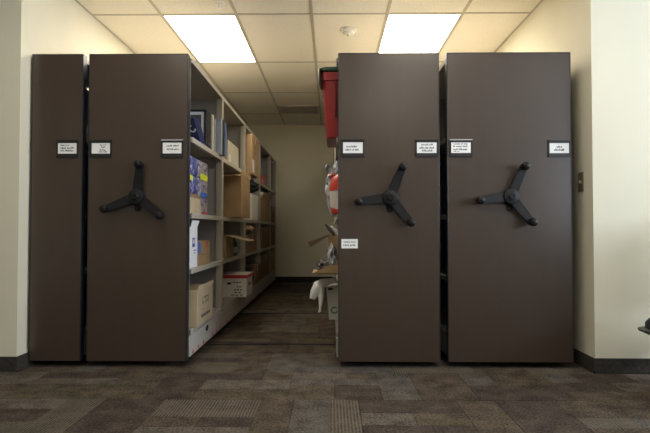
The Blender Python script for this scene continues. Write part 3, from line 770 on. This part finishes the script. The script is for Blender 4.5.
# second shelf: red and white pouch, grey crumpled bag
t = thing('snack_pouch', (.02, 3.60, rB), 'red and white printed pouch standing below the red tub', 'pouch')
bm = new(); loft(bm, [(.075, 3.62, rB+.010), (.072, 3.62, rB+.03), (.070, 3.61, rB+.11), (.066, 3.60, rB+.18), (.072, 3.60, rB+.25), (.088, 3.60, rB+.285)], [(.05, .10), (.072, .12), (.078, .13), (.075, .13), (.064, .12), (.02, .11)], 22, .006, 16); obj('body', bm, 'pouch_white', t, True)
bm = new(); loft(bm, [(.067, 3.60, rB+.165), (.0665, 3.60, rB+.19), (.071, 3.60, rB+.245), (.086, 3.60, rB+.281)], [(.077, .134), (.0785, .135), (.070, .125), (.028, .116)], 22, .006, 16); obj('red_top', bm, 'pouch_red', t, True)
bm = new(); loft(bm, [(.075, 3.62, rB+.011), (.072, 3.62, rB+.03), (.071, 3.615, rB+.06)], [(.056, .106), (.0745, .123), (.0775, .127)], 22, .006, 16); obj('red_foot', bm, 'pouch_red', t, True)
t = thing('picnic_bag', (.03, 4.12, rB), 'grey crumpled clear bag of packets on the second shelf below the tub', 'bag')
bm = new(); crumple(bm, (.045, 4.05, rB+.20), (.080, .15, .20), .35, 3.2, 4, flat=rB); obj('bag', bm, 'crumple_grey', t, True)
bm = new(); crumple(bm, (.03, 4.0, rB+.30), (.045, .08, .035), .5, 4, 3); obj('red_packet', bm, 'pouch_red', t, True)
bm = new(); loft(bm, [(.02, 4.0, rB+.36), (-.02, 4.0, rB+.40), (-.035, 4.02, rB+.385), (-.03, 4.02, rB+.34)], [(.012, .03), (.015, .03), (.012, .025), (.004, .01)], 10, .006, 30); obj('bag_top', bm, 'crumple_grey', t, True)
bm = new(); loft(bm, [(.01, 4.0, rB+.235), (-.02, 4.0, rB+.245), (-.035, 4.0, rB+.262)], [(.012, .02), (.009, .015), (.004, .006)], 10, .003, 30); obj('strap', bm, 'black', t, True)
# third shelf: open carton with flap, paper bits, tray
t = carton('open brown carton with long flap pointing down into the aisle', -.020, .30, 4.02, 4.32, rC, rC+.255, 'cardboard', opened=True)
bm = new(); prism(bm, [(-.018, 4.03, rC+.262), (-.018, 4.12, rC+.255), (-.160, 4.10, .738), (-.178, 4.0, .776)], (.002, .0, .004)); obj('flap', bm, 'cardboard_pale', t)
bm = new(); loft(bm, [(.06, 4.12, rC+.22), (.03, 4.10, rC+.28), (-.01, 4.08, rC+.30), (-.045, 4.08, rC+.345)], [(.03, .06), (.022, .05), (.014, .03), (.005, .012)], 12, .01, 24); obj('dark_wrapping', bm, 'crumple_dark', t, True)
bm = new(); loft(bm, [(.07, 4.07, rC+.24), (.035, 4.06, rC+.295), (.0, 4.05, rC+.325)], [(.025, .05), (.016, .04), (.006, .02)], 12, .008, 24); obj('white_wrapping', bm, 'white', t, True)
t = thing('cardboard_tray', (-.05, 3.72, rC), 'shallow cardboard tray sticking out over the aisle with dark scraps', 'tray')
bm = new(); ty0, ty1 = 3.56, 3.92
prism(bm, [(-.130, ty0, rC), (.20, ty0, rC), (.20, ty0, rC+.06), (-.005, ty0, rC+.062), (-.085, ty0, rC+.025)], (0, .005, 0))
prism(bm, [(-.130, ty1, rC), (.20, ty1, rC), (.20, ty1, rC+.06), (-.005, ty1, rC+.062), (-.085, ty1, rC+.025)], (0, -.005, 0))
box(bm, -.130, .20, ty0, ty1, rC, rC+.005); obj('body', bm, 'cardboard', t)
bm = new(); crumple(bm, (-.055, 3.74, rC+.042), (.05, .12, .04), .45, 3.5, 3, flat=rC+.006); obj('dark_scrap', bm, 'crumple_dark', t, True)
bm = new(); crumple(bm, (.01, 3.72, rC+.10), (.035, .10, .09), .45, 3.5, 3, flat=rC+.006); obj('grey_scrap', bm, 'crumple_grey', t, True)
# bottom shelf: white carton with green ring, white plastic bag over it
t = thing('white_carton', (.12, 3.98, rD), 'white carton with green ring printed on its front, under white bag', 'box')
bm = new(); prism(bm, [(-.014, 3.86, rD), (.28, 3.86, rD), (.28, 3.86, rD+.242), (-.036, 3.86, rD+.242)], (0, .30, 0)); obj('body', bm, 'carton_white', t)
bm = new(); seg = 28
ro = [bm.verts.new((.024+.026*math.cos(2*PI*k/seg), 3.859, rD+.068+.026*math.sin(2*PI*k/seg))) for k in range(seg)]
ri = [bm.verts.new((.024+.016*math.cos(2*PI*k/seg), 3.859, rD+.068+.016*math.sin(2*PI*k/seg))) for k in range(seg)]
for k in range(3, seg-2): bm.faces.new((ro[k], ro[k+1 if k+1 < seg else 0], ri[k+1 if k+1 < seg else 0], ri[k]))
q = bmesh.ops.extrude_face_region(bm, geom=list(bm.faces)); bmesh.ops.translate(bm, vec=(0, .001, 0), verts=[e for e in q['geom'] if isinstance(e, bmesh.types.BMVert)])
obj('green_ring', bm, 'green', t)
bobj('hand_hole', 'black', t, -.022, .012, 3.8585, 3.8605, rD+.216, rD+.234)
bm = new()
loft(bm, [(.09, 3.93, rD+.278), (.05, 3.91, rD+.286), (.0, 3.85, rD+.286), (-.066, 3.80, rD+.274), (-.089, 3.80, rD+.255), (-.116, 3.80, rD+.205), (-.138, 3.80, rD+.160)],
     [(.012, .05), (.015, .07), (.017, .07), (.034, .05), (.044, .05), (.036, .045), (.018, .02)], 24, .010, 34)
loft(bm, [(-.072, 3.80, rD+.270), (-.072, 3.80, rD+.22), (-.072, 3.80, rD+.15), (-.078, 3.80, rD+.085), (-.080, 3.80, rD+.065)],
     [(.030, .05), (.026, .04), (.016, .03), (.011, .02), (.014, .018)], 14, .008, 24)
tag(obj('plastic_bag', bm, 'plastic_bag', None, True), 'limp white plastic bag hanging over the carton with green ring', 'bag')

# ------------------------------------------------------------------ office chair by the right wing wall (only its seat edge and one caster reach the frame)
cx, cy = 1.99, 2.72
t = thing('office_chair', (cx, cy, 0), 'black office chair by the right wall, seat edge turned to the shelving', 'chair')
bm = new(); tub(bm, [(cx-.17, cx+.20, cy-.19, cy+.19, .270, .06), (cx-.255, cx+.24, cy-.235, cy+.235, .302, .08), (cx-.300, cx+.25, cy-.25, cy+.25, .322, .09), (cx-.302, cx+.25, cy-.25, cy+.25, .332, .09), (cx-.255, cx+.245, cy-.245, cy+.245, .338, .09)]); obj('seat_shell', bm, 'chair_plastic', t, True)
bm = new(); tub(bm, [(cx-.268, cx+.24, cy-.24, cy+.24, .336, .09), (cx-.262, cx+.245, cy-.245, cy+.245, .365, .09), (cx-.238, cx+.235, cy-.235, cy+.235, .395, .09), (cx-.20, cx+.20, cy-.20, cy+.20, .408, .09)]); obj('seat', bm, 'black_fabric', t, True)
bm = new(); tub(bm, [(cx+.22, cx+.27, cy-.16, cy+.16, .56, .02), (cx+.20, cx+.275, cy-.21, cy+.21, .62, .03), (cx+.20, cx+.28, cy-.21, cy+.21, .92, .03), (cx+.22, cx+.27, cy-.17, cy+.17, .98, .02)]); obj('backrest', bm, 'black_fabric', t, True)
bm = new(); loft(bm, [(cx+.05, cy, .33), (cx+.2, cy, .325), (cx+.285, cy, .38), (cx+.29, cy, .55), (cx+.285, cy, .70)], [(.010, .03)]*5, 10); obj('back_bar', bm, 'chair_plastic', t, True)
bm = new(); cyl(bm, (cx, cy, .205), .025, .025, .20); cyl(bm, (cx, cy, .11), .036, .036, .10); obj('gas_column', bm, 'black', t, True)
bm = new(); cyl(bm, (cx, cy, .095), .05, .045, .06); obj('base_hub', bm, 'chair_plastic', t, True)
for k in range(5):
    a = math.radians(130+72*k); d = Vector((math.cos(a), math.sin(a), 0))
    c0 = Vector((cx, cy, .095)); 
    bm = new(); loft(bm, [c0+d*.04, c0+d*.16, c0+d*.28+Vector((0, 0, -.018))], [(.02, .02), (.018, .018), (.014, .014)], 10); leg = obj('base_leg', bm, 'chair_plastic', t, True)
    w = c0+d*.285; 
    bm = new()
    for s in (-1, 1): cyl(bm, (w.x, w.y+s*.013, .026), .025, .025, .018, 'Y', 18, .003)
    cyl(bm, (w.x, w.y, .045), .012, .012, .05); obj('caster', bm, 'black', leg, True)
